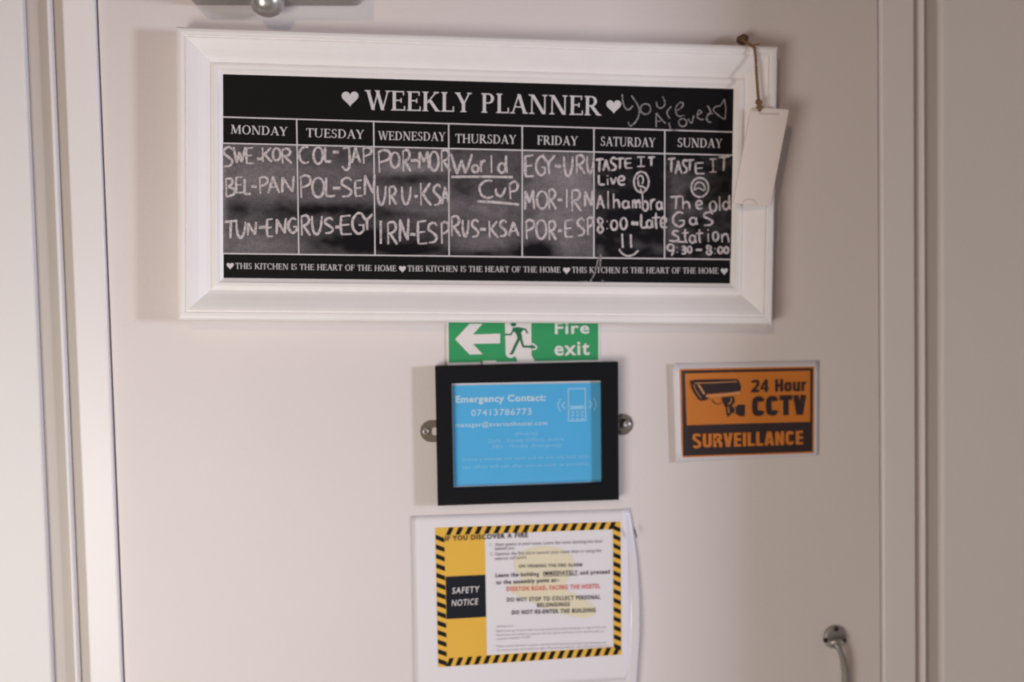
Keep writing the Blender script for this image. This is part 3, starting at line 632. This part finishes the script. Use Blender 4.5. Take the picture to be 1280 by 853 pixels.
# ------------------------------------------------------------------ emergency contact frame
c0 = at(659, 543, 0)
ef = thing('photo_frame', Vector((c0.x, 0, c0.z)), 'small black picture frame holding a blue emergency contact card', 'picture frame')
FD = .0145
O = [at(543.8, 458.3, FD), at(773.2, 452.8, FD), at(774, 625.6, FD), at(547.2, 633, FD)]
I = [at(564.4, 479.5, FD-.0012), at(751.9, 476, FD-.0012), at(752.8, 604.3, FD-.0012), at(567, 610.9, FD-.0012)]
def yy(p, h): return Vector((p.x, -h, p.z))
for i in range(4):
    j = (i+1) % 4; mb = MB(); prof = []
    for o_, i_ in ((O[i], I[i]), (O[j], I[j])):
        prof += [yy(o_, .001), yy(o_, FD-.0015), yy(o_.lerp(i_, .07), FD), yy(o_.lerp(i_, .82), FD-.0005), yy(o_.lerp(i_, .96), FD-.0006), yy(i_, FD-.0012), yy(i_, .0070)]
    mb.add(prof, [[k_, k_+1, 7+k_+1, 7+k_] for k_ in range(6)]); mb.build('frame_rail', M['black'], ef)
MB().slab([(562, 477), (755, 473), (756, 607), (564, 614)], .0015, .0070).build('card', M['white'], ef)
ep = lambda x, y: (560+x/5.685, 470+y/5.685)
h1, h2 = .0072, .0074
MB().poly([ep(31, 70), ep(1110, 48), ep(1115, 752), ep(44, 786)], h1).build('blue_print', M['blue'], ef)
words(ef, 'print_lettering', 'Emergency Contact:', ep(54, 190), ep(695, 176), 8.4, h2, M['paleblue'], bold=.035, space=1.08)
words(ef, 'print_lettering', '07413786773', ep(165, 286), ep(593, 276), 8.0, h2, M['paleblue'], bold=.01)
words(ef, 'print_lettering', 'manager@evertonhostel.com', ep(55, 366), ep(705, 350), 5.6, h2, M['paleblue'], bold=.012)
for tx, a, b, h, bo in (('(Mobile)', (480, 425), (635, 420), 4.2, 0), ('Daily - Sunday (Office), mobile', (290, 477), (825, 460), 4.6, 0.0), ('24hr - Monday (Emergency)', (312, 516), (805, 503), 4.6, 0.0),
                        ('(Leave a message and name and we will ring back soon', (105, 605), (1000, 582), 4.0, 0), ('the office will call after you as soon as possible)', (105, 662), (1000, 634), 4.0, 0)):
    words(ef, 'print_lettering', tx, ep(*a), ep(*b), h, h2, M['midblue'], bold=bo)
mb = MB()
def frame_line(pts, ww, d): mb.ribbon([ep(*p) for p in pts], ww, d, False)
for p0, p1 in (((850, 93), (980, 90)), ((850, 322), (982, 318))): frame_line([p0, p1], 1.8, h2)
for p0, p1 in (((855, 90), (857, 324)), ((974, 88), (978, 320))): frame_line([p0, p1], 1.8, h2)
mb.poly([ep(*p) for p in ((868, 214), (966, 210), (967, 236), (868, 240))], h2)
for r in range(3):
    for c_ in range(3):
        x, y = 876+c_*34, 252+r*24; mb.poly([ep(x, y), ep(x+20, y), ep(x+20, y+12), ep(x, y+12)], h2)
for a, ry in ((832, 25), (800, 45)): mb.ribbon([ep(a, 210-ry), ep(a-20, 210), ep(a, 210+ry)], 1.9, h2)
for a, ry in ((1002, 25), (1034, 45)): mb.ribbon([ep(a, 202-ry), ep(a+20, 202), ep(a, 202+ry)], 1.9, h2)
mb.build('phone_symbol', M['midblue'], ef)
MB().slab([(563, 478), (754, 474.5), (755, 606), (565.5, 612.5)], .0085, .0097).build('glass', M['glass'], ef)
MB().slab([(603.3, 451.2), (620.2, 450.8), (620.4, 457.5), (603.6, 458)], .0026, .0032, .0002).build('adhesive_tab', M['sign_white'], ef)
def mplate(cx, cy_, r, sx, hx):
    c = at(cx, cy_, .003); k_ = 0.5
    p = []
    for i in range(13):
        a = math.radians(90+180*i/12) if sx < 0 else math.radians(-90+180*i/12)
        p.append((cx+r*1.02*math.cos(a)+sx*0, cy_-r*math.sin(a)))
    p += [(cx-sx*14, cy_+r), (cx-sx*14, cy_-r)]
    if sx < 0: pass
    o = MB(); o.slab(p, 0, .0022, .0005)
    o = o.build('mounting_plate', M['bronze'], ef)
    sc = MB(); cs = at(cx+sx*6.0, cy_, .003); lathe(sc, cs, [(0, .0026), (.0012, .0026), (.0013, .0034), (.003, .0034), (.0042, .0022)], 20)
    sc.build('screw', M['screw'], o, True)
    MB().poly(pill(hx-3.5, hx+3.5, cy_-5, cy_+5, 3.4), .0024).build('slot', M['door'], o)
mplate(538.8, 539.6, 13.4, -1, 543.5); mplate(777.8, 531, 13.4, 1, 770)

# ------------------------------------------------------------------ safety notice
c0 = at(655, 745, 0)
sn = thing('safety_notice', Vector((c0.x, 0, c0.z)), 'laminated fire safety notice with yellow and black striped border, lowest on the door', 'notice')
def pw(tab, y):
    for (a, xa), (b, xb) in zip(tab, tab[1:]):
        if y <= b: return xa+(xb-xa)*(y-a)/(b-a)
    return tab[-1][1]
RE = [(630, 785), (645, 788.5), (670, 792), (700, 796), (745, 799), (790, 799.3), (830, 797), (880, 793)]
def sheet(name, m, fl, fr_, ft, fb, fd, nx=30, ny=34):
    vs, fs = [], []
    for j in range(ny+1):
        for i in range(nx+1):
            u, v = i/nx, j/ny
            xa = 516+v*4; y = lerp(ft(u), fb(u), v); x = lerp(fl(y), fr_(y), u)
            vs.append(at(x, y, fd(x, y)))
    for j in range(ny):
        for i in range(nx):
            n = j*(nx+1)+i; fs.append([n, n+nx+1, n+nx+2, n+1])
    o = MB().add(vs, fs).build(name, m, sn, True); s_ = o.modifiers.new('thick', 'SOLIDIFY'); s_.thickness = .0002; s_.offset = -1
    return o
def pd(x, y):
    r = pw(RE, y); k_ = max(0, 1-(r-x)/26); b = max(0, (y-640)/230)
    return .0008+.0070*k_**1.8*(0.3+.7*min(1, b*1.6))+.00012*math.sin(x*.03+y*.02)
sheet('lamination_pouch', M['pouch'], lambda y: 513.6+(y-645)*.019, lambda y: pw(RE, y), lambda u: 645.4-9*u, lambda u: 886-8*u, pd)
def sd(x, y):
    k_ = max(0, (x-745)/42); return .0011+.00012*math.sin(x*.03+y*.02)+.0022*k_**2
sheet('paper', M['white'], lambda y: 515+(y-645)*.019, lambda y: 784.5+min(2.5, max(0, (y-640)*.02))-max(0, (y-838)*.45), lambda u: 646.6-8.6*u, lambda u: 868-18*u, lambda x, y: max(sd(x, y), pd(x, y)+.0003))
np_ = lambda x, y: (500+x/3.825, 630+y/3.825)
B0, B1, B2, B3 = (544, 660.1), (775.8, 652.3), (776.7, 818.8), (547.8, 834.6)
def bil(u, v):
    a = (lerp(B0[0], B1[0], u), lerp(B0[1], B1[1], u)); b = (lerp(B3[0], B2[0], u), lerp(B3[1], B2[1], u)); return lerp(a[0], b[0], v), lerp(a[1], b[1], v)
NW, NH = 231., 170.                              # printed area in its own units
def nd(x, y, k): return max(sd(x, y), pd(x, y)+.0003)+.0003+k*.00015
class NB(MB):
    def q(s, a, b, c, d, k, n=6):               # quad laid on the curved paper
        for i in range(n):
            t0, t1 = i/n, (i+1)/n
            pts = [(lerp(a[0], b[0], t0), lerp(a[1], b[1], t0)), (lerp(a[0], b[0], t1), lerp(a[1], b[1], t1)), (lerp(d[0], c[0], t1), lerp(d[1], c[1], t1)), (lerp(d[0], c[0], t0), lerp(d[1], c[1], t0))]
            pp = [bil(x/NW, y/NH) for x, y in pts]; s.add([at(x, y, nd(x, y, k)) for x, y in pp], [[0, 3, 2, 1]])
        return s
T_ = 11.6
nb = NB(); nb.q((0, 0), (NW, 0), (NW, T_-2), (0, T_-2), 0, 12); nb.q((0, NH-T_+1), (NW, NH-T_+1), (NW, NH), (0, NH), 0, 12); nb.q((0, T_-2), (T_, T_-2), (T_, NH-T_+1), (0, NH-T_+1), 0); nb.q((NW-T_+2, T_-2), (NW, T_-2), (NW, NH-T_+1), (NW-T_+2, NH-T_+1), 0)
nb.build('border_band', M['yellow'], sn)
nb = NB(); per = 11.9
for i in range(20):
    x = 13+i*per
    if x+9.5 < NW-1: nb.q((x+4.4, .3), (x+10.3, .3), (x+5.7, T_-2.2), (x-.2, T_-2.2), 1, 1)
    x = 10+i*per*.98
    if x+9.5 < NW-1: nb.q((x+4.4, NH-T_+1.4), (x+10.3, NH-T_+1.4), (x+5.7, NH-.3), (x-.2, NH-.3), 1, 1)
for i in range(14):
    y = 8.5+i*per*.975
    if y+9.6 < NH: nb.q((.2, y), (T_-.6, y+4.4), (T_-.4, y+10), (.2, y+5.6), 1, 1)
    y = 4+i*per*.975
    if y+9.6 < NH: nb.q((NW-T_+2.3, y), (NW-.3, y+4.4), (NW-.3, y+10), (NW-T_+2.3, y+5.6), 1, 1)
nb.build('border_stripes', M['nblack'], sn)
nb = NB(); nb.q((T_, T_-2), (61.5, T_-2), (61.5, 60), (T_, 60), 0); nb.build('yellow_panel', M['yellow'], sn); nb = NB(); nb.q((T_, 112), (61.5, 112), (61.5, NH-T_+1), (T_, NH-T_+1), 0); nb.build('yellow_panel', M['yellow'], sn)
nb = NB(); nb.q((T_, 60), (61.5, 60), (61.5, 112), (T_, 112), 0); nb.build('black_panel', M['nblue'], sn)
KD = .0036
def nw(name, tx, a, b, h, m, **k_):
    k_['space'] = k_.get('space', 1.24 if k_.get('bold', 0) > .02 else 1.12); x, y = np_(*a); d = nd((np_(*a)[0]+np_(*b)[0])/2, y, 2)+.0003; return words(sn, name, tx, np_(*a), np_(*b), h, d, M[m], **k_)
nw('notice_lettering', 'SAFETY', (249, 431), (378, 423), 7.6, 'sign_white', bold=.008, slant=.12)
nw('notice_lettering', 'NOTICE', (247, 490), (372, 482), 7.6, 'sign_white', bold=.008, slant=.12)
nw('notice_title', 'IF YOU DISCOVER A FIRE', (216, 178), (612, 160), 6.1, 'brown', bold=.028, space=1.2)
p = spline([np_(*q) for q in ((560, 330), (545, 290), (580, 230), (680, 203), (780, 220), (825, 260), (830, 300), (800, 370), (780, 425), (870, 455), (930, 490), (935, 525), (900, 545), (830, 540), (700, 500), (560, 440), (520, 400), (585, 365), (560, 330))], 4)
cs = np_(700, 360); nb = MB(); n = len(p)-1
vs = [at(x, y, nd(x, y, .4)) for x, y in p[:-1]]+[at(*cs, nd(*cs, .4))]; nb.add(vs, [[i, n, (i+1) % n] for i in range(n)]); nb.build('yellow_wash', M['stain'], sn)
for tx, a, b, h, m, bo in (
    ('1.', (430, 205), (441, 204), 3.6, 'grey', 0), ('Alert guests in your room, Leave the room shutting the door', (455, 203), (970, 186), 3.7, 'grey', .012), ('behind you.', (455, 223), (550, 219), 3.7, 'grey', .012),
    ('2.', (432, 248), (443, 247), 3.6, 'grey', 0), ('Operate the fire alarm nearest your room then or using the', (455, 248), (962, 231), 3.7, 'grey', .012), ('nearest call point', (455, 270), (605, 263), 3.7, 'grey', .012),
    ('ON HEARING THE FIRE ALARM', (568, 307), (870, 300), 3.6, 'dgrey', .014), ('Leave the building', (457, 352), (665, 345), 4.6, 'dgrey', .03), ('IMMEDIATELY', (685, 343), (850, 338), 4.6, 'dgrey', .03), ('and proceed', (862, 340), (1003, 334), 4.6, 'dgrey', .03),
    ('to the assembly point at:-', (460, 386), (762, 373), 4.6, 'dgrey', .03), ('EVERTON ROAD, FACING THE HOSTEL', (510, 419), (957, 404), 5.0, 'red', .03),
    ('DO NOT STOP TO COLLECT PERSONAL', (512, 469), (957, 456), 4.5, 'dgrey', .03), ('BELONGINGS', (656, 495), (812, 489), 4.5, 'dgrey', .03), ('DO NOT RE-ENTER THE BUILDING', (535, 530), (935, 518), 4.6, 'dgrey', .034)):
    nw('notice_lettering', tx, a, b, h*1.12, m, bold=bo)
x, y = np_(685, 348); nb = MB(); nb.ribbon([np_(685, 348), np_(850, 342)], .7, nd(x, y, 2), False); nb.build('underline', M['dgrey'], sn)
for tx, a, b, h in (('IMPORTANT', (620.8, 785), (642.3, 784), 2.2), ('Before you go to bed make sure you know the means of escape in case of fire and', (620.8, 790.6), (757.3, 785.4), 2.6), ('know how and where to operate the fire alarm and how to use the fire exit, or', (620.8, 795.6), (755, 790.4), 2.6),
                    ('contact a member of staff.', (620.8, 800.6), (663.8, 797.6), 2.6), ('Please ensure the doors and exit corridors and stairways are kept clear between and', (620.8, 809.5), (757.3, 804.6), 2.6), ('fire doors closed, particularly at night. They are provided for your protection from fire', (620.8, 814.6), (761, 808.6), 2.6)):
    words(sn, 'small_print', tx, a, b, h, nd((a[0]+b[0])/2, a[1], 2)+.0003, M['grey'])
nb = MB(); nb.ribbon([(792.5, 660), (794, 666), (796, 673)], 2.2, .0095, True, taper=.8); nb.build('pen_mark', M['dgrey'], sn)  # small dark pen mark beside the curled right edge

# ------------------------------------------------------------------ surveillance sticker
cpx = lambda x, y: (820+x/5.017, 430+y/5.017)
c0 = at(933, 515, 0)
cs_ = thing('surveillance_sign', Vector((c0.x, 0, c0.z)), 'orange and black camera surveillance sign printed on a white sheet', 'sign')
vs, fs = [], []; Q = [(841.2, 455.2), (1023.8, 451), (1023.4, 569.5), (845.3, 578.8)]
def cdp(u): return .0012+.0030*max(0, 1-u/.10)**1.6
for j in range(9):
    for i in range(33):
        u, v = i/32, j/8; x = lerp(lerp(Q[0][0], Q[1][0], u), lerp(Q[3][0], Q[2][0], u), v); y = lerp(lerp(Q[0][1], Q[1][1], u), lerp(Q[3][1], Q[2][1], u), v); vs.append(at(x, y, cdp(u)))
for j in range(8):
    for i in range(32): n = j*33+i; fs.append([n, n+33, n+34, n+1])
o = MB().add(vs, fs).build('paper', M['white'], cs_, True); s_ = o.modifiers.new('thick', 'SOLIDIFY'); s_.thickness = .0004; s_.offset = -1
k0 = .0016
class CB(MB):
    def strip(s, pts4, add, n=24):
        a, b, c, d = pts4
        for i in range(n):
            r = []
            for t_, (p0, p1) in ((i/n, (a, b)), ((i+1)/n, (a, b)), ((i+1)/n, (d, c)), (i/n, (d, c))):
                x, y = cpx(lerp(p0[0], p1[0], t_), lerp(p0[1], p1[1], t_)); r.append(at(x, y, cdp((x-842)/181)+add+.0003))
            s.add(r, [[0, 3, 2, 1]])
        return s
CB().strip([(150, 158), (992, 143), (990, 685), (160, 714)], .0002).build('orange_edge', M['orange'], cs_)
CB().strip([(160, 168), (984, 152), (980, 676), (170, 704)], .0003).build('black_panel', M['obrown'], cs_)
CB().strip([(182, 186), (967, 168), (966, 489), (191, 511)], .0004).build('orange_panel', M['orange'], cs_)
g1, g2 = .0026, .0028
for tx, A_, B_, h_, m__, t_ in (('24 Hour', (598, 305), (942, 296), 15.6, 'obrown', .20), ('CCTV', (603, 455), (942, 444), 24.6, 'obrown', .245), ('SURVEILLANCE', (229, 654), (922, 631), 17.4, 'orange', .21)):
    k = MB(); place(k, grotesque(tx, t_, .05 if tx == 'CCTV' else .085), 1, cpx(*A_), cpx(*B_), h_, g1); k.build('sign_lettering', M[m__], cs_)
kp = lambda x, y: (850+x/13.12, 460+y/13.12)
mb = MB()
mb.poly([kp(*p) for p in ((160, 215), (240, 198), (600, 190), (930, 186), (965, 215), (1003, 305), (985, 395), (700, 410), (430, 430), (470, 515), (370, 545), (310, 530), (240, 430), (190, 340))], g1)
mb.poly([kp(*p) for p in ((680, 485), (885, 470), (900, 560), (855, 620), (855, 700), (835, 760), (795, 805), (762, 775), (755, 660), (700, 570))], g1)
mb.poly([kp(*p) for p in ((845, 660), (930, 640), (945, 610), (1065, 605), (1062, 795), (985, 795), (900, 745), (845, 740))], g1)
mb.ribbon([kp(*p) for p in ((520, 515), (560, 570), (620, 598), (680, 575))], 1.0, g1)
mb.build('camera_symbol', M['obrown'], cs_)
mb = MB(); mb.ribbon([kp(*p) for p in ((240, 255), (600, 243), (930, 225))], 1.0, g2, False)
mb.ribbon([kp(*p) for p in ((300, 275), (350, 350), (400, 435))], 2.4, g2); mb.ribbon([kp(*p) for p in ((425, 465), (700, 445), (985, 405))], 3.0, g2, False); mb.ribbon([kp(*p) for p in ((225, 280), (265, 380), (350, 500))], .8, g2)
mb.ribbon([kp(*p) for p in ((840, 500), (835, 560), (790, 600))], 1.2, g2); mb.ribbon([kp(*p) for p in ((795, 640), (800, 740))], 1.3, g2, False); mb.ribbon([kp(*p) for p in ((900, 660), (905, 745))], 1.0, g2, False)
mb.build('camera_highlights', M['lorange'], cs_)

# ------------------------------------------------------------------ hook at the lower right
c0 = at(1044, 797, 0)
hh = thing('door_hook', Vector((c0.x, 0, c0.z)), 'small round metal plate with a hanging hook arm, low on the right of the door', 'hook')
mb = MB(); lathe(mb, at(1043.5, 796.5, .001), [(0, .0034), (.0095, .0034), (.0115, .0028), (.0122, 0)], 32); pt = mb.build('round_plate', M['steel'], hh, True)
for x, y in ((1045.2, 786.8), (1031.8, 800.5), (1054.8, 801.5)):
    s1 = MB(); c = at(x, y, .003); lathe(s1, c, [(0, .0036), (.0018, .0041), (.0026, .0034)], 14); s1.build('screw', M['dark'], pt, True)
mb = MB(); c = at(1042, 804, .004); pts = []
for i in range(17):
    a = math.radians(200-220*i/16); pts.append((c.x+.007*math.cos(a), -.004-.009*math.sin(math.pi*i/16), c.z+.0045*math.sin(a)))
tube(mb, pts, .0022, 10); mb.build('eye', M['chrome'], hh, True)
mb = MB(); pts = [at(*p) for p in ((1043, 803, .012), (1049, 811, .013), (1053.5, 822, .012), (1056, 835, .011), (1057, 850, .010), (1057, 875, .009), (1056, 905, .008), (1052, 922, .007), (1044, 928, .006), (1037, 920, .006))]
tube(mb, pts, .0034, 12, radii=[.0024, .0028, .0032, .0036, .0038, .0038, .0034, .003, .0026, .002]); mb.build('hook_arm', M['steel'], hh, True)
